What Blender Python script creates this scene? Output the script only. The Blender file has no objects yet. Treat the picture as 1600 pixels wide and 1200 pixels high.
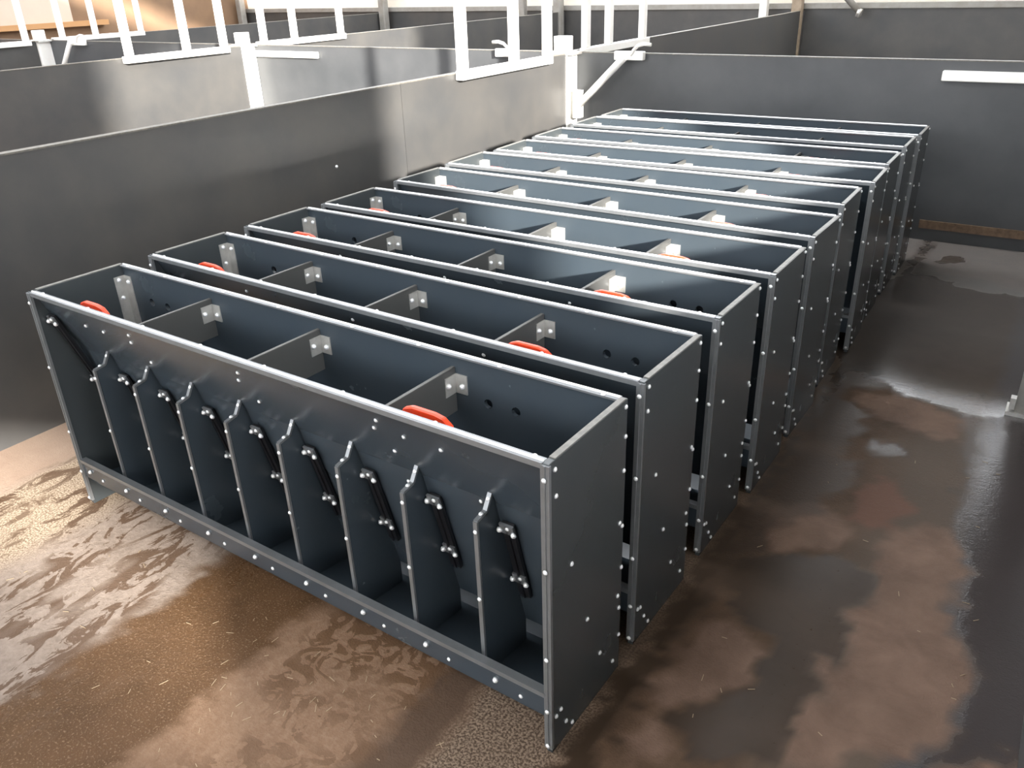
import bpy, bmesh, math, random
import numpy as np
from mathutils import Vector, Matrix
random.seed(4)
S = 0.79                      # drawing units to metres
C = bpy.context.scene.collection
scn = bpy.context.scene

# ------------------------------------------------------------------ camera
YAW, PITCH, ROLL, FPX = -0.597304767, 0.460261205, -0.0335124298, 1289.69
CAM = Vector((0.886304960, -1.45084985, 2.06321684))
def camera():
    cy, sy, cp, sp = math.cos(YAW), math.sin(YAW), math.cos(PITCH), math.sin(PITCH)
    f = Vector((sy*cp, cy*cp, -sp)); r = Vector((cy, -sy, 0)); u = r.cross(f)
    c, s = math.cos(ROLL), math.sin(ROLL)
    R, U = c*r+s*u, -s*r+c*u
    cd = bpy.data.cameras.new('camera'); o = bpy.data.objects.new('camera', cd); C.objects.link(o)
    M = Matrix((R, U, -f)).transposed().to_4x4(); M.translation = CAM*S
    o.matrix_world = M
    cd.sensor_width = 36; cd.lens = FPX/1600*36; cd.clip_start = .05; cd.clip_end = 200
    scn.camera = o
camera()

# ------------------------------------------------------------------ light and exposure
scn.view_settings.view_transform = 'Standard'; scn.view_settings.look = 'None'
scn.view_settings.gamma = 1; scn.view_settings.use_curve_mapping = False
scn.view_settings.exposure = 0.2
w = bpy.data.worlds.new('daylight'); scn.world = w; w.use_nodes = True
w.node_tree.nodes['Background'].inputs[0].default_value = (0.93, 0.96, 1.0, 1)
w.node_tree.nodes['Background'].inputs[1].default_value = 8.6
SUN_DIR = Vector((-1, .70, -.305))
def sun():
    l = bpy.data.lights.new('low_sun', 'SUN'); l.energy = 20.0; l.angle = math.radians(1.6); l.color = (1, .95, .87)
    o = bpy.data.objects.new('low_sun', l); C.objects.link(o)
    o.rotation_euler = SUN_DIR.to_track_quat('-Z', 'Y').to_euler(); o.location = (4, -3, 4)
sun()

# ------------------------------------------------------------------ helpers
def tag(o, label=None, cat=None, group=None, kind=None):
    if label: o['label'] = label
    if cat: o['category'] = cat
    if group: o['group'] = group
    if kind: o['kind'] = kind
    return o
def empty(name, loc=(0, 0, 0), rz=0):
    o = bpy.data.objects.new(name, None); C.objects.link(o)
    o.location = Vector(loc)*S; o.rotation_euler = (0, 0, rz); o.empty_display_size = .1
    return o
class MB:
    """collects shapes in drawing units and links them as one mesh"""
    def __init__(self): self.bm = bmesh.new()
    def box(self, a, b, rot=None, piv=None):
        x0, y0, z0 = a; x1, y1, z1 = b
        v = [Vector(c) for c in ((x0,y0,z0),(x1,y0,z0),(x1,y1,z0),(x0,y1,z0),(x0,y0,z1),(x1,y0,z1),(x1,y1,z1),(x0,y1,z1))]
        if rot: v = [rot @ (q-Vector(piv)) + Vector(piv) for q in v]
        v = [self.bm.verts.new(q*S) for q in v]
        for f in ((0,3,2,1),(4,5,6,7),(0,1,5,4),(1,2,6,5),(2,3,7,6),(3,0,4,7)): self.bm.faces.new([v[i] for i in f])
        return self
    def bar(self, p, q, w, h=None, up=(0,0,1)):
        """rectangular bar from p to q"""
        h = h or w; p, q = Vector(p), Vector(q); d = (q-p).normalized()
        s = d.cross(Vector(up)); s = s.normalized() if s.length > 1e-4 else Vector((1,0,0)); t = s.cross(d)
        v = []
        for c in (p, q):
            for a, b in ((-1,-1),(1,-1),(1,1),(-1,1)): v.append(self.bm.verts.new((c+s*a*w/2+t*b*h/2)*S))
        for f in ((3,2,1,0),(4,5,6,7),(0,1,5,4),(1,2,6,5),(2,3,7,6),(3,0,4,7)): self.bm.faces.new([v[i] for i in f])
        return self
    def prism(self, pts, axis, a, b):
        """pts (u,v) polygon extruded from a to b on axis 0/1/2"""
        def mk(u, v, t): return Vector((t,u,v)) if axis == 0 else Vector((u,t,v)) if axis == 1 else Vector((u,v,t))
        A = [self.bm.verts.new(mk(u,v,a)*S) for u, v in pts]; B = [self.bm.verts.new(mk(u,v,b)*S) for u, v in pts]
        n = len(pts); self.bm.faces.new(A[::-1]); self.bm.faces.new(B)
        for i in range(n): self.bm.faces.new((A[i], A[(i+1)%n], B[(i+1)%n], B[i]))
        return self
    def tube(self, pts, r, n=10, cap=True):
        pts = [Vector(p) for p in pts]; rings = []
        rr = r if isinstance(r, (list, tuple)) else [r]*len(pts)
        prev = None
        for i, p in enumerate(pts):
            d = (pts[min(i+1, len(pts)-1)]-pts[max(i-1, 0)]).normalized()
            s = d.cross(Vector((0,0,1))) if prev is None else prev - d*prev.dot(d)
            if s.length < 1e-4: s = Vector((1,0,0))
            s.normalize(); prev = s; t = d.cross(s)
            rings.append([self.bm.verts.new((p+(s*math.cos(2*math.pi*k/n)+t*math.sin(2*math.pi*k/n))*rr[i])*S) for k in range(n)])
        for a, b in zip(rings, rings[1:]):
            for k in range(n):
                f = self.bm.faces.new((a[k], a[(k+1)%n], b[(k+1)%n], b[k])); f.smooth = True
        if cap: self.bm.faces.new(rings[0][::-1]); self.bm.faces.new(rings[-1])
        return self
    def dome(self, c, n, r, h=None, seg=8, rings=3):
        """low domed head sitting at c, pointing along n"""
        c, n = Vector(c), Vector(n).normalized(); h = h or r*.7
        s = n.orthogonal().normalized(); t = n.cross(s); R = []
        for j in range(rings):
            a = math.pi/2*j/rings
            R.append([self.bm.verts.new((c+n*h*math.sin(a)+(s*math.cos(2*math.pi*k/seg)+t*math.sin(2*math.pi*k/seg))*r*math.cos(a))*S) for k in range(seg)])
        top = self.bm.verts.new((c+n*h)*S)
        self.bm.faces.new(R[0][::-1])
        for a, b in zip(R, R[1:]):
            for k in range(seg):
                f = self.bm.faces.new((a[k], a[(k+1)%seg], b[(k+1)%seg], b[k])); f.smooth = True
        for k in range(seg):
            f = self.bm.faces.new((R[-1][k], R[-1][(k+1)%seg], top)); f.smooth = True
        return self
    def build(self, name, mat, parent=None, bevel=0, kind=None):
        bm = self.bm
        bmesh.ops.recalc_face_normals(bm, faces=bm.faces)
        if bevel: bmesh.ops.bevel(bm, geom=list(bm.edges), offset=bevel*S, segments=1, affect='EDGES', clamp_overlap=True)
        me = bpy.data.meshes.new(name); bm.to_mesh(me); bm.free()
        me.materials.append(mat)
        o = bpy.data.objects.new(name, me); C.objects.link(o)
        if parent: o.parent = parent
        if kind: o['kind'] = kind
        return o

def plate_holes(x0, x1, z0, z1, y0, y1, holes, r):
    """flat plate in xz with round holes, thickness y0..y1 (drawing units)"""
    bm = bmesh.new(); edges = []
    def loop(pts):
        v = [bm.verts.new(Vector((x, y0, z))*S) for x, z in pts]
        for i in range(len(v)): edges.append(bm.edges.new((v[i], v[(i+1)%len(v)])))
    loop([(x0,z0),(x1,z0),(x1,z1),(x0,z1)])
    for hx, hz in holes: loop([(hx+r*math.cos(a), hz+r*math.sin(a)) for a in [2*math.pi*k/20 for k in range(20)]])
    bmesh.ops.triangle_fill(bm, use_beauty=True, edges=edges)
    ret = bmesh.ops.extrude_face_region(bm, geom=list(bm.faces))
    for v in [g for g in ret['geom'] if isinstance(g, bmesh.types.BMVert)]: v.co.y += (y1-y0)*S
    m = MB(); m.bm.free(); m.bm = bm
    return m

# ------------------------------------------------------------------ materials
def mat(name, col, rough=.5, metal=0, spec=.5, noise=None, bump=0, rvar=0):
    """noise: (scale, amount, second colour)"""
    m = bpy.data.materials.new(name); m.use_nodes = True; nt = m.node_tree; b = nt.nodes['Principled BSDF']
    b.inputs['Base Color'].default_value = (*col, 1); b.inputs['Roughness'].default_value = rough
    b.inputs['Metallic'].default_value = metal; b.inputs['Specular IOR Level'].default_value = spec
    if noise:
        sc, amt, c2 = noise
        tc = nt.nodes.new('ShaderNodeTexCoord'); n = nt.nodes.new('ShaderNodeTexNoise')
        n.inputs['Scale'].default_value = sc; n.inputs['Detail'].default_value = 5; n.inputs['Roughness'].default_value = .6
        nt.links.new(tc.outputs['Object'], n.inputs['Vector'])
        mp = nt.nodes.new('ShaderNodeMapRange'); mp.inputs[1].default_value = .35; mp.inputs[2].default_value = .7; mp.inputs[4].default_value = amt
        nt.links.new(n.outputs['Fac'], mp.inputs[0])
        mx = nt.nodes.new('ShaderNodeMix'); mx.data_type = 'RGBA'
        mx.inputs[6].default_value = (*col, 1); mx.inputs[7].default_value = (*c2, 1)
        nt.links.new(mp.outputs[0], mx.inputs[0]); nt.links.new(mx.outputs[2], b.inputs['Base Color'])
        if rvar:
            mr = nt.nodes.new('ShaderNodeMapRange'); mr.inputs[3].default_value = rough; mr.inputs[4].default_value = rough+rvar
            nt.links.new(n.outputs['Fac'], mr.inputs[0]); nt.links.new(mr.outputs[0], b.inputs['Roughness'])
        if bump:
            bp = nt.nodes.new('ShaderNodeBump'); bp.inputs['Strength'].default_value = bump; bp.inputs['Distance'].default_value = .01
            nt.links.new(n.outputs['Fac'], bp.inputs['Height']); nt.links.new(bp.outputs[0], b.inputs['Normal'])
    return m
M = {}
M['pvc'] = mat('slate_plastic', (.038, .050, .062), .22, 0, .55, (6, .6, (.045, .056, .065)), rvar=.08)
M['pvc_cut'] = mat('cut_plastic_edge', (.10, .095, .085), .6, 0, .4, (60, .8, (.2, .18, .15)))
M['pvc_grey'] = mat('grey_plastic', (.042, .049, .053), .22, 0, .55, (6, .6, (.050, .056, .058)), rvar=.08)
M['pvc_div'] = mat('warm_grey_plastic', (.060, .061, .060), .28, 0, .5, (6, .6, (.070, .070, .067)), rvar=.1)
M['cross'] = mat('cool_partition_panel', (.054, .057, .061), .33, 0, .5, (1.8, .9, (.082, .084, .088)), rvar=.15)
M['pvc_edge'] = mat('sawn_plastic_edge', (.085, .083, .078), .55, 0, .4)
M['pvc_edge2'] = mat('sawn_end_edge', (.13, .125, .115), .55, 0, .4, (60, .8, (.22, .21, .19)))
M['panel'] = mat('partition_panel', (.055, .055, .056), .30, 0, .5, (2.2, .8, (.085, .080, .074)), rvar=.15)
M['steel'] = mat('folded_steel_strip', (.24, .25, .26), .42, .6, .5, (25, .5, (.18, .185, .19)))
M['zinc'] = mat('zinc_screw', (.88, .89, .90), .3, .35)
M['galv'] = mat('galvanised_bracket', (.62, .61, .58), .4, .7, .5, (40, .6, (.42, .41, .39)))
M['black'] = mat('black_rubber', (.012, .012, .014), .3)
M['red'] = mat('orange_red_plastic', (.80, .055, .012), .35)
M['white'] = mat('white_coated_tube', (.86, .85, .82), .45, 0, .5, (9, .4, (.74, .70, .62)))
M['grey_tube'] = mat('weathered_tube', (.32, .31, .29), .5, .3, .5, (9, .6, (.22, .20, .17)))
M['cream'] = mat('cream_block_wall', (.78, .74, .66), .8, 0, .2, (3, .5, (.70, .64, .55)))
M['beige'] = mat('beige_board', (.52, .42, .34), .8, 0, .2, (3, .5, (.46, .37, .30)))
M['brown'] = mat('brown_board', (.20, .125, .075), .75, 0, .2, (2, .7, (.14, .09, .06)))
M['ochre'] = mat('ochre_ledge', (.40, .22, .10), .7, 0, .2)
M['roof'] = mat('roof_sheet', (.30, .29, .27), .8, 0, .2)
M['post_wood'] = mat('old_beige_post', (.36, .29, .22), .7, 0, .2, (14, .7, (.22, .17, .12)))
M['straw'] = mat('straw', (.36, .27, .17), .7)
M['dirt'] = mat('dried_dirt', (.20, .135, .09), .8, 0, .2, (30, .8, (.10, .07, .05)))

# ------------------------------------------------------------------ floor
POLY = [
 ('big', 'wet', [(0.33,0.15),(0.27,0.32),(0.35,0.45),(0.42,0.60),(0.39,0.78),(0.25,0.85),(0.14,1.02),(0.25,1.22),(0.46,1.35),(0.59,1.30),(0.64,0.93),(0.63,0.73),(0.56,0.50),(0.57,0.29)]),
 ('p1', 'pale', [(0.17,0.65),(0.23,0.78),(0.39,0.71),(0.42,0.57),(0.33,0.45),(0.26,0.32),(0.30,0.13),(0.15,0.03),(0.14,0.25)]),
 ('p2', 'pale', [(0.16,1.41),(0.28,1.64),(0.49,1.51),(0.45,1.39),(0.25,1.22)]),
 ('p3', 'pale', [(0.20,2.76),(0.39,2.92),(0.74,2.80),(0.77,2.49),(0.57,2.58),(0.36,2.61)]),
 ('r', 'red', [(0.44,1.85),(0.54,2.00),(0.65,1.81),(0.57,1.61),(0.46,1.65)]),
 ('d2', 'wet', [(0.36,2.18),(0.39,2.33),(0.53,2.34),(0.56,2.26),(0.45,2.15)]),
 ('rw', 'wet', [(0.73,2.79),(0.95,3.37),(1.3,3.4),(1.3,0.2),(1.02,0.2),(0.94,1.12),(0.88,1.80)]),
 ('mw', 'wet', [(-0.25,2.40),(-.1,3.26),(0.37,3.04),(0.20,2.76),(0.36,2.61),(0.38,1.88),(0.25,1.63),(0.16,1.41),(0.14,1.02),(0.08,0.74),(0.10,0.28),(-0.2,0.3),(-0.2,1.13)]),
 ('fw', 'wet', [(-0.4,4.62),(0.17,4.99),(0.35,4.93),(1.2,4.76),(1.2,3.21),(0.74,2.80),(0.38,2.94),(-.1,3.26)]),
 ('bk', 'pale', [(-.4,6.0),(1.4,6.0),(1.4,4.80),(.6,5.02),(.25,5.12),(.05,5.42),(-.4,5.42)]),
 ('fs', 'wet', [(0.10,5.38),(0.34,5.57),(0.41,5.42),(0.26,5.24)]),
 ('rp', 'pale', [(0.59,1.30),(0.70,1.69),(0.85,1.78),(1.01,0.57),(0.60,0.31),(0.63,0.73)]),
 ('strip', 'strip', [(-1.60,-3),(-1.06,-3),(-1.06,6),(-1.60,6)]),
 ('bp', 'pale', [(.93,.30),(.95,.58),(1.1,.68),(1.3,.68),(1.3,.3)]),
 ('groove', 'wet', [(0.03,-.3),(0.12,-.3),(0.12,6),(0.03,6)]),
]
def sdf_poly(P, poly):
    d = np.full(len(P), 1e9); s = np.ones(len(P)); n = len(poly)
    for i in range(n):
        a = np.array(poly[i]); b = np.array(poly[(i+1)%n]); e = b-a; wv = P-a
        t = np.clip((wv@e)/(e@e), 0, 1); q = wv-t[:,None]*e; d = np.minimum(d, (q**2).sum(1))
        c1 = P[:,1] >= a[1]; c2 = P[:,1] < b[1]; c3 = e[0]*wv[:,1] > e[1]*wv[:,0]
        al = c1&c2&c3; no = ~c1&~c2&~c3; s[al|no] *= -1
    return s*np.sqrt(d)
def vnoise(P, sc, seed):
    rs = np.random.RandomState(seed); G = rs.rand(128,128)
    q = P*sc+37.3; i = np.floor(q).astype(int); f = q-i; f = f*f*(3-2*f)
    g = lambda a, b: G[(i[:,0]+a)%128, (i[:,1]+b)%128]
    return (g(0,0)*(1-f[:,0])+g(1,0)*f[:,0])*(1-f[:,1])+(g(0,1)*(1-f[:,0])+g(1,1)*f[:,0])*f[:,1]
def floor():
    xs = np.concatenate([[-17.5,-12,-8,-5,-3.6], np.arange(-3.35,1.35,.022), [2.2,4.3]])
    ys = np.concatenate([[-10,-6,-3], np.arange(-1.6,6.05,.022 if False else .03), [8,14.2]])
    X, Y = np.meshgrid(xs, ys, indexing='ij'); P = np.stack([X.ravel(), Y.ravel()], 1)
    nx, ny = X.shape
    V = np.concatenate([P*S, np.zeros((len(P),1))], 1)
    I = np.arange(nx*ny).reshape(nx, ny)
    F = np.stack([I[:-1,:-1], I[1:,:-1], I[1:,1:], I[:-1,1:]], -1).reshape(-1,4)
    me = bpy.data.meshes.new('floor'); me.from_pydata(V.tolist(), [], F.tolist()); me.update()
    N = lambda sd: (vnoise(P,9,sd)-.5)*.10+(vnoise(P,22,sd+1)-.5)*.06+(vnoise(P,3,sd+2)-.5)*.12
    ch = {'wet': np.zeros(len(P)), 'pale': np.zeros(len(P)), 'red': np.zeros(len(P)), 'strip': np.zeros(len(P))}
    for k, (n, t, poly) in enumerate(POLY):
        d = sdf_poly(P, poly)+(N(10*k+1) if t != 'strip' and n != 'groove' else (vnoise(P,26,50+k)-.5)*.09)
        soft = .02 if n in ('big','fs') else .07 if n == 'strip' else .05
        m = np.clip(.5-d/soft, 0, 1)*(.7 if n in ('mw','rw') else 1)
        if t == 'pale': ch['wet'] *= 1-m
        ch[t] = np.maximum(ch[t], m)
    col = me.color_attributes.new('zones', 'FLOAT_COLOR', 'POINT')
    A = np.stack([ch['wet'], ch['pale'], ch['red'], ch['strip']], 1).astype(np.float32)
    col.data.foreach_set('color', A.ravel())
    # wear: loose dirt lies to the left of the scraped strip
    m = bpy.data.materials.new('concrete_floor'); m.use_nodes = True; nt = m.node_tree; L = nt.links; b = nt.nodes['Principled BSDF']
    def nd(t, **k):
        n = nt.nodes.new(t)
        for a, v in k.items(): setattr(n, a, v)
        return n
    def math_(op, a, bb, clamp=False):
        n = nd('ShaderNodeMath', operation=op, use_clamp=clamp)
        for i, v in enumerate((a, bb)):
            if isinstance(v, (int, float)): n.inputs[i].default_value = v
            elif v is not None: L.new(v, n.inputs[i])
        return n.outputs[0]
    def rng(v, a, c, lo=0, hi=1):
        n = nd('ShaderNodeMapRange'); L.new(v, n.inputs[0])
        for i, q in zip((1,2,3,4), (a,c,lo,hi)): n.inputs[i].default_value = q
        return n.outputs[0]
    def mix(f, a, c):
        n = nd('ShaderNodeMix', data_type='RGBA')
        L.new(f, n.inputs[0]) if not isinstance(f, float) else setattr(n.inputs[0], 'default_value', f)
        for i, v in ((6,a),(7,c)):
            if isinstance(v, tuple): n.inputs[i].default_value = (*v, 1)
            else: L.new(v, n.inputs[i])
        return n.outputs[2]
    tc = nd('ShaderNodeTexCoord'); O = tc.outputs['Object']
    at = nd('ShaderNodeAttribute', attribute_name='zones'); sep = nd('ShaderNodeSeparateColor'); L.new(at.outputs['Color'], sep.inputs[0])
    wet, pale, red, strip = sep.outputs[0], sep.outputs[1], sep.outputs[2], at.outputs['Alpha']
    sx = nd('ShaderNodeSeparateXYZ'); L.new(O, sx.inputs[0])
    def noise(sc, det=5, dist=0, rough=.6):
        n = nd('ShaderNodeTexNoise'); n.inputs['Scale'].default_value = sc; n.inputs['Detail'].default_value = det
        n.inputs['Distortion'].default_value = dist; n.inputs['Roughness'].default_value = rough; L.new(O, n.inputs['Vector']); return n.outputs['Fac']
    fine = noise(55, 6); mid = noise(7, 6, .3); big = noise(1.6, 4, .2); curl = noise(11, 3, 2.2, .5); grit = noise(160, 3)
    X_ = sx.outputs[0]
    mpn = nd('ShaderNodeMapping'); mpn.inputs['Scale'].default_value = (1.0, .42, 1); L.new(O, mpn.inputs['Vector'])
    def noise_s(sc, det=5, dist=0, rough=.6):
        n = nd('ShaderNodeTexNoise'); n.inputs['Scale'].default_value = sc; n.inputs['Detail'].default_value = det
        n.inputs['Distortion'].default_value = dist; n.inputs['Roughness'].default_value = rough; L.new(mpn.outputs[0], n.inputs['Vector']); return n.outputs['Fac']
    patch = noise_s(14, 6, 1.0, .66); patchbig = noise_s(2.6, 3, .4)
    wob = math_('MULTIPLY', math_('SUBTRACT', mid, .5), .10)
    Xw = math_('ADD', X_, wob)
    left = rng(Xw, -1.25*S, -1.45*S)
    gritzone = math_('MULTIPLY', rng(Xw, -2.25*S, -2.4*S), rng(Xw, -2.92*S, -2.84*S))
    smooth = rng(Xw, -2.84*S, -2.92*S)
    dry = mix(rng(mid,.3,.7), (.265,.21,.172), (.20,.155,.125))
    dry = mix(math_('MULTIPLY', rng(fine,.4,.75), .6), dry, (.36,.29,.235))
    gritc = mix(rng(grit,.44,.56), (.19,.135,.09), (.43,.34,.25))
    gritc = mix(rng(patch,.54,.6), gritc, (.155,.105,.07))
    dry = mix(gritzone, dry, gritc)
    dry = mix(smooth, dry, mix(rng(mid,.3,.7), (.35,.255,.19), (.30,.21,.155)))
    tan = mix(rng(mid,.3,.7), (.225,.140,.088), (.175,.105,.064))
    tan = mix(math_('MULTIPLY', rng(fine,.45,.8), .5), tan, (.30,.205,.14))
    base_r = mix(rng(mid,.35,.65), (.108,.067,.042), (.07,.043,.026))
    base_r = mix(rng(X_, .42*S, .60*S), base_r, (.10,.073,.054))
    base = mix(rng(Xw, -.05*S, .12*S), tan, base_r)
    band = math_('MULTIPLY', rng(Xw, -.52*S, -.44*S), rng(Xw, -.26*S, -.34*S))
    base = mix(math_('MULTIPLY', band, .8), base, (.065,.043,.03))
    gz = math_('MULTIPLY', rng(Xw, -.34*S, -.28*S), rng(Xw, .1*S, .0))
    base = mix(gz, base, mix(rng(grit,.42,.6), (.075,.05,.034), (.27,.20,.145)))
    base = mix(left, base, dry)
    # damp curls and patches left by tyres and scrapers
    d1 = math_('MULTIPLY', rng(curl,.495,.515), rng(big,.40,.50))
    tz = math_('MULTIPLY', rng(Xw, -1.05*S, -.95*S), rng(Xw, -.4*S, -.5*S))
    d1 = math_('MULTIPLY', d1, tz)
    d2 = math_('MULTIPLY', rng(patch,.505,.52), rng(patchbig,.40,.48))
    d2 = math_('MULTIPLY', math_('MULTIPLY', d2, left), math_('SUBTRACT', 1.0, smooth))
    damp = math_('MAXIMUM', d1, d2)
    base = mix(math_('MULTIPLY', d1, .8), base, (.105,.058,.030))
    base = mix(math_('MULTIPLY', d2, .9), base, (.10,.060,.037))
    base = mix(pale, base, mix(rng(mid,.3,.7), (.20,.128,.092), (.13,.082,.058)))
    base = mix(red, base, (.15,.08,.055))
    stripc = mix(rng(mid,.3,.7), (.112,.060,.029), (.080,.043,.020))
    stripc = mix(rng(grit,.56,.66), stripc, (.20,.13,.08))
    base = mix(strip, base, stripc)
    wetc = mix(rng(mid,.3,.7), (.040,.026,.016), (.052,.034,.023))
    base = mix(wet, base, wetc)
    purple = math_('MULTIPLY', rng(Xw, .80*S, .88*S), math_('SUBTRACT', 1.0, pale))
    base = mix(purple, base, (.045,.037,.036))
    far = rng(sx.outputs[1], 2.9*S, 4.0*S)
    base = mix(math_('MULTIPLY', far, math_('SUBTRACT', .7, math_('MULTIPLY', wet, .45))), base, (.21,.205,.20))  # paler grey far floor, partly reflected sheen put into the colour
    shiny = math_('MULTIPLY', wet, rng(sx.outputs[1], 2.2*S, 3.0*S))
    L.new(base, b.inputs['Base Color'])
    r = math_('SUBTRACT', math_('SUBTRACT', .72, math_('MULTIPLY', wet, .30)), math_('ADD', math_('MULTIPLY', purple, .30), math_('MULTIPLY', shiny, .22)))
    r = math_('SUBTRACT', r, math_('MULTIPLY', strip, .2))
    r = math_('SUBTRACT', r, math_('MULTIPLY', damp, .3))
    r = math_('SUBTRACT', r, math_('MULTIPLY', rng(sx.outputs[0], .0, .4*S), .12))
    r = math_('ADD', r, math_('MULTIPLY', math_('SUBTRACT', fine, .5), .15))
    L.new(math_('MAXIMUM', r, .08), b.inputs['Roughness'])
    L.new(math_('ADD', math_('ADD', math_('MULTIPLY', shiny, .16), math_('MULTIPLY', purple, .2)), .14), b.inputs['Specular IOR Level'])
    bp = nd('ShaderNodeBump'); bp.inputs['Distance'].default_value = .006
    L.new(math_('ADD', math_('MULTIPLY', fine, .5), math_('MULTIPLY', grit, .5)), bp.inputs['Height'])
    L.new(math_('SUBTRACT', .55, math_('MULTIPLY', wet, .5)), bp.inputs['Strength'])
    L.new(bp.outputs[0], b.inputs['Normal'])
    me.materials.append(m)
    o = bpy.data.objects.new('floor', me); C.objects.link(o); o['kind'] = 'structure'
floor()

# ------------------------------------------------------------------ building shell
WH = 1.38                     # partition height
YB = 5.95                     # cross wall
def struct(m, name, material, **k): return m.build(name, material, kind='structure', **k)
# outer right wall: unseen, its openings cut to shape the sun patches
def sun_gobo_right():
    X0, X1, ZT = 4.0, 4.2, 5.6
    m = MB()
    m.prism([(-2.05,0),(.85,0),(.85,1.0),(-2.05,1.0)], 0, X0, X1)                       # sill of the tall opening
    m.prism([(-2.05,0),(-2.05,3.95),(-4.5,3.95),(-4.5,ZT),(-9.5,ZT),(-9.5,4.69),(-3.9,1.69),(-3.9,0)], 0, X0, X1)   # added mask, its sloping cut lets sun onto the left floor
    m.prism([(.85,0),(14.2,0),(14.2,ZT),(.85,ZT)], 0, X0, X1)
    m.prism([(-4.5,5.45),(.85,5.45),(.85,ZT),(-4.5,ZT)], 0, X0, X1)
    m.prism([(-3.9,0),(-3.9,1.50),(-9.5,3.94),(-9.5,0)], 0, X0, X1)  # added mask, ends the floor sun patch towards the camera
    struct(m, 'sun_gobo_wall', M['cream'])
sun_gobo_right()
cm = MB()
for ya, yb in ((-9.5,-4.6),(-3.0,0.6),(2.0,4.6),(6.0,8.6),(10.0,12.6)): cm.box((-17.6,ya,5.6),(4.3,yb,5.75))      # roof sheets, with gaps added to let soft daylight in
cm.box((-.6,-9.5,5.58),(4.3,14.3,5.72))          # solid strip added to shade the feeder ends and right floor
struct(cm, 'ceiling', M['roof'])
struct(MB().box((-17.6,-9.7,0),(4.2,-9.5,3.2)), 'shade_wall_front', M['cream'])  # unseen wall added to cut daylight from behind the camera
struct(MB().box((-17.6,14.0,0),(4.2,14.2,3.1)), 'wall_back', M['cream'])
struct(MB().box((-17.6,-9,0),(-17.3,14.0,5.6)), 'wall_left', M['brown'])
# beige boarding and its ledge on the outer left wall
struct(MB().box((-17.3,-2,1.46),(-17.2,9.25,5.5)), 'trim_1', M['beige'])
struct(MB().box((-17.3,-2,1.36),(-17.12,10.0,1.46)), 'trim_2', M['ochre'])

def panel_run(name, label, axis, c, a, b, th=.05, h=WH, joints=(), cap=True, mt='panel'):
    """a pen partition: slate panels butted end to end, with a pale cut top edge"""
    t = empty(name, ((c, (a+b)/2, 0) if axis == 'y' else ((a+b)/2, c, 0)))
    tag(t, label, 'partition')
    ed = [a]+list(joints)+[b]; mid = (a+b)/2
    for u, v in zip(ed, ed[1:]):
        u2, v2 = u-mid+.003, v-mid-.003
        m = MB()
        m.box((-th/2,u2,0),(th/2,v2,h)) if axis == 'y' else m.box((u2,-th/2,0),(v2,th/2,h))
        m.build('panel', M[mt], t)
        m = MB()
        m.box((-th/2-.004,u2,h),(th/2+.004,v2,h+.008)) if axis == 'y' else m.box((u2,-th/2-.004,h),(v2,th/2+.004,h+.008))
        m.build('top_edge', M['pvc_cut'] if cap else M['panel'], t)
    return t
PA, PB_, PC = -3.29, -7.83, -12.40
pA = panel_run('pen_partition', 'long dark grey pen partition on the left of the feeders, bright top edge', 'y', PA, -6, YB-.03, joints=(3.35,))
for y, z in ((2.62,.93),(1.5,.55),(2.9,.62)):
    MB().dome((.025, y-(YB-.03-6)/2, z), (1,0,0), .012).build('screw', M['zinc'], pA)
panel_run('pen_partition', 'second pen partition from the feeders, parallel behind the nearest one', 'y', PB_, -6, YB-.03, joints=(.5,))
panel_run('pen_partition', 'third pen partition, its end at the top left corner', 'y', PC, -6, YB-.03)
pb = panel_run('cross_partition', 'wide dark grey partition crossing the picture behind the last feeder', 'x', YB, -17.2, 1.6, joints=(PC,PB_,PA), mt='cross')
MB().box((-.03+7.8,-.045,.10),(1.6+7.8,-.025,.165)).build('batten', M['dirt'], pb)
panel_run('pen_partition', 'partition running back from the white post towards the beige post', 'y', PA-.08, YB+.03, 13.9)
panel_run('pen_partition', 'partition of the far middle pens behind the second white gate rail', 'y', PB_-.15, YB+.03, 13.9)
panel_run('pen_partition', 'partition of the far left pens in front of the brown wall', 'y', PC-.2, YB+.03, 13.9)
panel_run('far_partition', 'dark panelling along the foot of the pale far wall', 'x', 13.85, -17.2, 4, h=1.40, th=.06)
MB().box((-17.2,13.78,1.41),(4,13.98,1.49)).build('trim_3', M['grey_tube'], kind='structure')
pr = panel_run('pen_partition', 'dark partition at the right edge of the picture', 'y', 1.17, -1.0, YB-.03)

def small_post():
    t = empty('gate_post', (.965, 3.0, 0)); tag(t, 'small galvanised post foot standing at the right edge on the wet floor', 'post')
    MB().box((-.035,-.035,.02),(.035,.035,1.30)).build('tube', M['grey_tube'], t)
    MB().box((-.07,-.06,0),(.07,.06,.02)).build('foot_plate', M['galv'], t)
    MB().box((-.06,-.045,.03),(-.035,.0,.09)).build('foot_block', M['galv'], t)
    MB().box((.035,-.02,.04),(.18,.02,1.3)).build('panel', M['panel'], t)
small_post()

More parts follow.
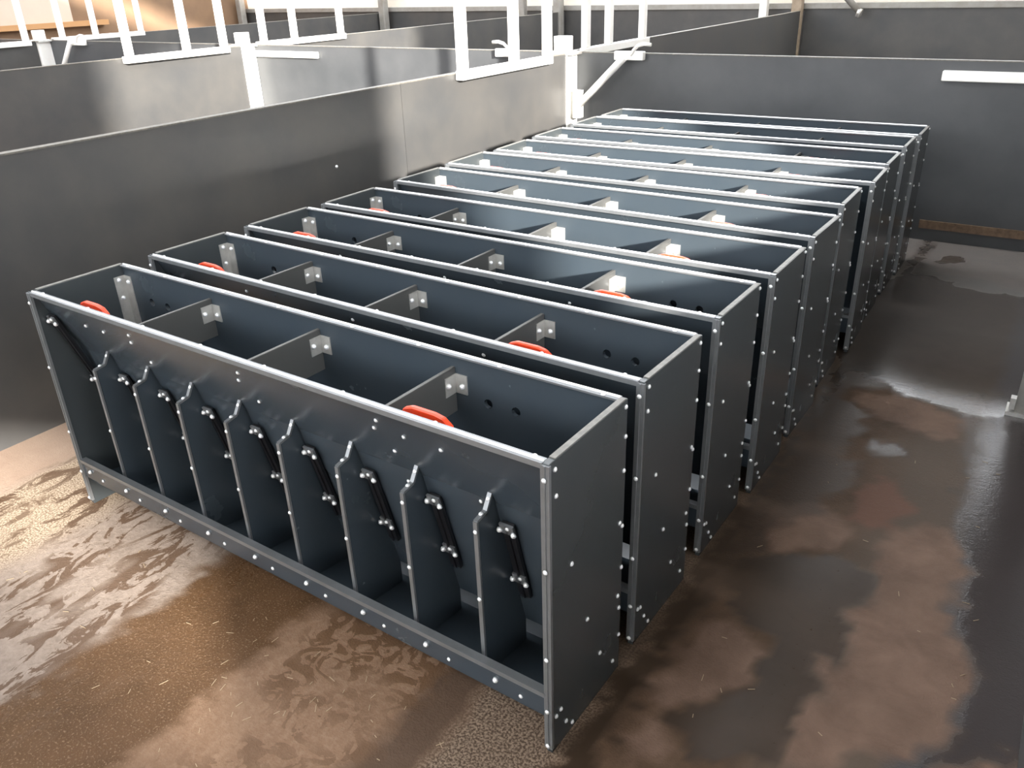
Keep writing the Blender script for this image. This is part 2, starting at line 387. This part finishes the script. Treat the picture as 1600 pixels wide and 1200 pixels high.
# ------------------------------------------------------------------ posts and rails
def big_post(x, label, hook=None, brace=None, blockx=None, wd=.2):
    t = empty('pen_post', (x, YB-.12, 0)); tag(t, label, 'post', 'white posts where the partitions meet')
    MB().box((-wd/2,-wd/2,0),(wd/2,wd/2,1.40)).build('post_tube', M['white'], t, bevel=.01)
    MB().tube([(0,0,1.40),(0,0,1.53)], wd/2*.9, 16).build('post_sleeve', M['white'], t)
    MB().box((-wd/2-.03,-wd/2-.01,1.37),(wd/2+.05,wd/2+.01,1.395)).build('top_plate', M['galv'], t)
    return t
P1 = big_post(PA-.06, 'thick white post behind the far left end of the feeders')
P2 = big_post(PB_-.05, 'white post left of centre with a short white bar beside it')
P3 = big_post(PC-.03, 'farthest left white post, near the top left corner')
def latch(x0, x1, label, hookx, hz=1.43, side=1, brace=None):
    t = empty('wall_latch', ((x0+x1)/2, YB-.06, 1.33)); tag(t, label, 'latch', 'latches on the cross partition')
    a, b = x0-(x0+x1)/2, x1-(x0+x1)/2
    MB().box((a,-.03,0),(b,.03,.075)).build('keeper', M['white'], t, bevel=.005)
    if hookx is not None:
        h = hookx-(x0+x1)/2
        MB().tube([(h+side*.0,-.02,.04),(h-side*.03,-.03,.09),(h-side*.07,-.035,.125),(h-side*.13,-.035,.14),(h-side*.2,-.035,.135)], .016, 8).build('lever', M['white'], t)
    return t
latch(-2.83, -2.54, 'white latch keeper at the top of the slanting brace right of the post', -2.66, side=-1)
latch(-4.16, -3.93, 'white latch with a curved lever seen through the nearest gate rail', -3.98, side=1)
latch(-11.75, -11.36, 'white latch beside the farthest left post', -11.52, side=-1)
def brace(xa, za, xb, zb, label):
    t = empty('slanting_brace', (xa, YB-.16, za-.12)); tag(t, label, 'brace', 'slanting braces beside the posts')
    MB().tube([(0,0,.12),(xb-xa,.02,zb-za+.12)], .034, 10).build('brace_tube', M['white'], t)
    MB().box((-.05,-.04,0),(.02,.04,.25)).build('hinge_sleeve', M['white'], t)
    return t
brace(-3.15, .93, -2.70, 1.36, 'white slanting brace rising right from the post behind the feeders')
brace(-12.0, .93, -11.6, 1.38, 'white slanting brace beside the farthest left post')
def white_bar(x0, x1, label, z0=1.25, z1=1.32):
    o = MB().box((x0,YB-.075,z0),(x1,YB-.028,z1)).build('white_rail', M['white'], bevel=.006)
    tag(o, label, 'rail')
white_bar(-7.78, -6.69, 'short white bar on the cross partition right of the second post', 1.255, 1.325)
white_bar(-.065, 1.1, 'white bar on the cross partition at the right edge of the picture', 1.24, 1.315)

def gate_rail(x, y0, y1, ups, label, top=2.35, wd=.075):
    t = empty('gate_rail', (x, y0, 1.335)); tag(t, label, 'rail', 'white open rails standing on the partitions')
    MB().box((-wd/2,0,0),(wd/2,y1-y0,.07)).build('bottom_bar', M['white'], t, bevel=.006)
    for u in ups: MB().box((-wd/2*.9,u-y0-.05,.07),(wd/2*.9,u-y0+.03,top-1.335)).build('upright', M['white'], t, bevel=.006)
    MB().box((-wd/2,0,top-1.335),(wd/2,y1-y0,top-1.265)).build('top_bar', M['white'], t, bevel=.006)
gate_rail(PA+.07, 4.0, 5.37, (4.06,4.79,5.33), 'nearest white open rail, on the partition beside the feeders')
gate_rail(PA-.0, 6.10, 7.55, (6.17,6.65,7.44), 'white open rail just right of and beyond the thick post')
gate_rail(PB_+.08, 4.12, 5.5, (4.2,4.93,5.45), 'white open rail on the second partition, left of the second post')
gate_rail(PB_-.1, 6.10, 7.66, (6.22,6.74,7.6), 'white open rail beyond the second post')
gate_rail(PC+.08, 4.2, 5.62, (4.25,4.95,5.57), 'white open rail cut by the left picture edge')
gate_rail(PC-.2, 6.12, 7.72, (6.3,6.86,7.68), 'white open rail in front of the brown and beige wall')

def far_post(x, y, z1, label, material='grey_tube', wd=.16):
    o = MB().box((x-wd/2,y-wd/2,0),(x+wd/2,y+wd/2,z1)).build('pen_post', M[material], bevel=.01); tag(o, label, 'post')
far_post(-3.42, 13.62, 3.2, 'beige post at the far wall, right of centre', 'post_wood')
far_post(-7.99, 13.62, 3.2, 'grey post at the far wall directly behind the thick white post')
far_post(-12.45, 13.62, 3.2, 'grey post at the far wall left of the nearest white rail')
far_post(-3.94, 13.5, 3.2, 'pale grey post just left of the beige far post', 'white', .13)
far_post(-8.73, 13.5, 3.2, 'pale grey post at the far wall seen through the nearest rail', 'grey_tube', .13)
far_post(-17.1, 13.6, 3.2, 'grey drain pipe in the far left corner of the barn', 'grey_tube', .16)
def far_pipe():
    t = empty('feed_pipe', (-2.55, 13.55, 1.38)); tag(t, 'grey slanting pipe end above the far partition, right of the beige post', 'pipe')
    MB().tube([(.12,0,0),(-.2,-.02,.3),(-.55,-.05,.9)], .05, 10).build('pipe', M['grey_tube'], t)
    MB().tube([(.10,0,-.02),(.16,0,-.04)], .07, 10).build('collar', M['galv'], t)
far_pipe()

# ------------------------------------------------------------------ feeders
L_, W_, H_, T_ = 2.436, .41, 1.0, .02
NDIV = 8; SP = L_/(NDIV+1)
prof = [(.012,.985),(.128,.72),(.212,.39),(.262,.19)]      # hopper face (y, z)
def face_y(z):
    for (y0,z0),(y1,z1) in zip(prof, prof[1:]):
        if z >= z1: return y0+(z0-z)/(z0-z1)*(y1-y0)
    return prof[-1][0]
def face_n(z):
    for (y0,z0),(y1,z1) in zip(prof, prof[1:]):
        if z >= z1: return Vector((0, -(z0-z1), -(y1-y0))).normalized()
    return Vector((0,-1,-.2))
SCREW = MB().dome((0,0,0), (0,0,1), .0076, .0055).build('screw', M['zinc'])
BOLT = MB().dome((0,0,0), (0,0,1), .0098, .011).build('bolt', M['zinc'])
_sm, _bm = SCREW.data, BOLT.data
bpy.data.objects.remove(SCREW); bpy.data.objects.remove(BOLT)
def head(me, name, p, n, parent):
    o = bpy.data.objects.new(name, me); C.objects.link(o); o.parent = parent
    o.location = Vector(p)*S; o.rotation_euler = Vector(n).to_track_quat('Z','Y').to_euler()
    return o
DIVX = [-.61, -1.22, -1.83]
def make_feeder(full, knobs, holes):
    t = empty('hog_feeder')
    # end panels
    for side in (0, 1):
        xa = -T_ if side == 0 else -L_
        e = MB().prism([(.0,.0),(W_,.0),(W_,H_),(.0,H_)], 0, xa, xa+T_).build('end_panel', M['pvc_grey'], t, bevel=.0015)
        # folded steel strip on the front edge
        MB().box((xa-.003,-.006,.02),(xa+T_+.003,.004,H_-.004)).box((xa+T_*.4,-.0095,.02),(xa+T_*.6,-.006,H_-.004)).build('edge_strip', M['steel'], e)
        MB().box((xa+.001,.03,H_),(xa+T_-.001,W_-.01,H_+.003)).build('cut_edge', M['pvc_edge2'], e)
        for z in (.956,.674,.37,.172,.035): head(_sm, 'screw', (xa+T_/2,-.0095,z), (0,-1,0), e)
        if side == 0:
            for y, z in ((.027,.978),(.03,.897),(.109,.63),(.194,.361),(.277,.17),(.384,.595),(.402,.578),(.40,.764),(.402,.412),(.385,.318),(.398,.258),(.40,.141),(.363,.065),(.047,.136),(.022,.136),(.077,.067),(.11,.02),(.398,.98),(.40,.88)):
                head(_sm, 'screw', (0,y+random.uniform(-.003,.003),z+random.uniform(-.006,.006)), (1,0,0), e)
    # hopper face, folded twice
    th = .014
    fp = MB().prism([(y,z) for y,z in prof]+[(y+th,z) for y,z in prof[::-1]], 0, -L_+T_, -T_).build('front_panel', M['pvc'], t)
    def fs(x, z): head(_sm, 'screw', (x, face_y(z)-.0005, z), face_n(z), fp)
    for x in DIVX:
        fs(x+.0, .930); fs(x-.03, .888); fs(x+.005, .80)
    for x in (-2.157,-2.035,-.523,-.387): fs(x, .893)
    if full:
        for x, z in ((-.30,.70),(-.588,.665),(-.84,.66)): fs(x-.02, z)
        for k in range(NDIV+1): fs(-SP*k-.075, .50-.012*(k%3))
    # rear panel with filler holes
    plate_holes(-L_+T_, -T_, .05, H_-.01, W_-.016, W_-.002, holes, .0165).build('rear_panel', M['pvc'], t)
    # rims
    for r, (ya, sgn) in enumerate(((0, 1), (W_, -1))):
        y1 = ya-.004*sgn; y2 = ya+.024*sgn
        m = MB().box((-L_+T_,min(y1,y2),H_-.006),(-T_,max(y1,y2),H_))
        m.box((-L_+T_,min(y1,y1+.004*sgn),H_-.016),(-T_,max(y1,y1+.004*sgn),H_-.006))
        yc = ya+.008*sgn
        rim = m.build('rim_strip', M['steel'], t)
        MB().prism([(yc-.003,H_),(yc+.003,H_),(yc+.0018,H_+.005),(yc-.0018,H_+.005)], 0, -L_+T_, -T_).build('bead', M['zinc'], rim)
        xs = (-.068,-.384,-.714,-1.051,-1.373,-1.689,-2.022,-2.344) if r == 0 else (-.082,-.408,-.729,-1.049,-1.41,-1.734,-2.102,-2.36)
        for x in xs: head(_sm, 'screw', (x+random.uniform(-.02,.02), ya+.017*sgn, H_), (0,0,1), rim)
    # trough
    lip = MB().box((-L_+T_,.0,.145),(-T_,.018,.225)).build('trough_lip', M['pvc'], t)
    MB().box((-L_+T_,-.005,.215),(-T_,.022,.232)).box((-L_+T_,-.008,.226),(-T_,-.003,.235)).build('edge_strip', M['steel'], lip)
    if full:
        for k in range(NDIV+1):
            x = -SP*(k+.72) if k else -.197
            head(_bm, 'bolt', (x,-.001,.185), (0,-1,.1), lip)
            head(_sm, 'screw', (x+.09,-.001,.17), (0,-1,0), lip)
    MB().prism([(.018,.16),(.03,.13),(.30,.09),(.394,.13),(.394,.115),(.30,.075),(.018,.115)], 0, -L_+T_, -T_).build('trough_floor', M['pvc'], t)
    # trough dividers
    zt = .175
    dp = [(.050,zt),(.046,.700),(.082,.706),(.108,.752),(face_y(.76)+.004,.76)]
    for k in range(1, NDIV+1):
        x = -SP*k
        pts = [(.05,.118),(.046,.700),(.088,.708),(.118,.757),(face_y(.757),.757),(face_y(.72),.72),(face_y(.39),.39),(face_y(.19),.19),(.262,.10)]
        d = MB().prism(pts, 0, x-.006, x+.006).build('trough_divider', M['pvc'], t)
        m = MB()
        path = [(.044,.19),(.040,.704),(.086,.713),(.115,.761)]
        for (ya,za),(yb,zb) in zip(path, path[1:]):
            m.bar((x,ya,za),(x,yb,zb), .016, .008, up=(1,0,0)) if False else m.bar((x,ya,za),(x,yb,zb), .014, .008, up=(0,-(zb-za),(yb-ya)))
        m.build('edge_strip', M['steel'], d)
        if full:
            for z in (.67,.43,.205): head(_sm, 'screw', (x,.0365,z), (0,-1,0), d)
            head(_sm, 'screw', (x,.066,.714), (0,-.2,1), d); head(_sm, 'screw', (x,.103,.744), (0,-.8,.6), d)
    # flow adjusters: slotted black bar with two pairs of bolts
    for k in range(0, NDIV+1):
        x = -SP*(k+1)+.045
        g = empty('adjuster', (0,0,0)); bpy.data.objects.remove(g)
        za, zb = .66, .34
        if k == NDIV: za, zb, x = .90, .50, -L_+T_+.04
        pa = Vector((x, face_y(za)-.014, za)); pb = Vector((x, face_y(zb)-.014, zb)); n = face_n(.5)
        m = MB().bar(pa, pb, .040, .012, up=n); m.bar(pa+n*.008, pb+n*.008, .008, .008, up=n)
        ad = m.build('adjuster_bar', M['black'], t)
        u = (pb-pa).normalized()
        for q in (.06, .74 if k != NDIV else .82):
            c = pa+(pb-pa)*q
            MB().bar(c-u*.022+n*.008, c+u*.015+n*.008, .048, .008, up=n).build('clamp', M['steel'], ad)
            if full or k == NDIV:
                head(_bm, 'bolt', c+Vector((-.024,0,0))+n*.012+u*.002, n, ad)
                head(_bm, 'bolt', c+Vector((.024,0,0))+n*.012+u*.006, n, ad)
                head(_sm, 'screw', c+Vector((.004,0,0))+n*.012-u*.010, n, ad)
    # hopper dividers with an angle bracket on the rear panel
    for x in DIVX:
        z0, z1 = .80, .955; yf = face_y(.80)+th
        d = MB().prism([(yf,z0),(W_-.016,z0),(W_-.016,z1),(face_y(z1)+th,z1)], 0, x-.007, x+.007).build('hopper_divider', M['pvc_div'], t)
        MB().box((x-.006,face_y(z1)+th,z1),(x+.006,W_-.016,z1+.002)).build('cut_edge', M['pvc_edge'], d)
        m = MB().box((x+.007,.340,.868),(x+.010,.394,.935)).box((x+.007,.390,.868),(x+.055,.394,.935))
        m.box((x+.008,.340,.865),(x+.055,.394,.868)) if False else None
        br = m.build('angle_bracket', M['galv'], d)
        head(_bm, 'bolt', (x+.010,.352,.905), (1,0,0), d); head(_bm, 'bolt', (x+.036,.390,.895), (0,-1,0), d)
    # tall corner angle at the left rear
    cb = MB().box((-L_+T_,.345,.60),(-L_+T_+.003,.394,.955)).box((-L_+T_,.390,.60),(-L_+T_+.05,.394,.955)).build('corner_angle', M['galv'], t)
    for z in (.94,.86): head(_bm, 'bolt', (-L_+T_+.003,.365,z), (1,0,0), cb)
    head(_bm, 'bolt', (-L_+T_+.032,.390,.93), (0,-1,0), cb)
    # red shutter grips inside the hopper
    for x in (-2.095, -.445):
        pts = [(-.095,-.03),(.095,-.03),(.088,.002),(.062,.022),(.03,.028),(-.05,.028),(-.082,.016),(-.095,-.008)]
        h = MB().prism([(x+a, .965+b) for a, b in pts], 1, .062, .080).build('shutter_grip', M['red'], t, bevel=.004)
        h['label'] = 'orange red plastic grip'
        MB().bar((x,.075,.90),(x,.17,.66), .05, .008, up=(0,.9,.35)).build('stem', M['black'], h)
        if knobs: MB().dome((x+.12,.085,.945), (0,.2,1), .028, .03, 12, 4).build('knob', M['black'], h)
    return t
POS = [[0.0,0.0,-.0217],[.007,.5202,-.031],[.018,1.0878,-.0152],[.0423,1.6089,-.0068],[.0362,2.1702,-.0212],[.0106,2.7839,.0135],[.038,3.3292,.0313],[.0081,3.8307,.0136],[-.0034,4.4193,.0173],[.0043,4.8888,.0201]]
ORD = ['', 'second', 'third', 'fourth', 'fifth', 'sixth', 'seventh', 'eighth', 'ninth']
def copy_tree(o, parent=None):
    c = o.copy(); C.objects.link(c); c.parent = parent
    for ch in list(o.children): copy_tree(ch, c)
    return c
H1 = [(-2.247,.860),(-2.138,.860),(-.476,.858),(-.371,.858)]
H2 = [(-2.098,.872),(-.341,.858),(-.229,.855)]
f0 = make_feeder(True, False, H1); f1 = make_feeder(False, False, H2); f2 = make_feeder(False, True, H2)
for i, (x, y, a) in enumerate(POS):
    o = (f0, f1, f2)[i] if i < 3 else copy_tree(f2)
    o.location = Vector((x, y, 0))*S; o.rotation_euler.z = a
    if i == 0: lab = 'dark grey hog feeder nearest the camera, its trough bays in full view'
    elif i == 9: lab = 'last dark grey hog feeder at the far end, next to the cross partition'
    else: lab = '%s dark grey hog feeder counting from the nearest one' % ORD[i]
    tag(o, lab, 'feeder', 'hog feeders standing in a row')

# ------------------------------------------------------------------ straw lying about
def straw():
    m = MB()
    rs = random.Random(9)
    for i in range(120):
        if i < 70: x, y = rs.gauss(-.9,.35), rs.gauss(-.25,.35)
        elif i < 95: x, y = rs.uniform(-3,-1.7), rs.uniform(-.8,-.05)
        else: x, y = rs.uniform(.15,1.0), rs.uniform(.0,2.4)
        if y > -.03 and x < .05: continue
        a = rs.uniform(0, math.pi); l = rs.uniform(.01,.03)
        d = Vector((math.cos(a), math.sin(a), 0))*l; c = Vector((x, y, .0018))
        m.bar(c-d/2, c+d/2, (.0018), .0012)
    o = m.build('straw_bits', M['straw']); tag(o, 'scattered pale straw bits on the concrete floor', 'straw', kind='stuff')
straw()
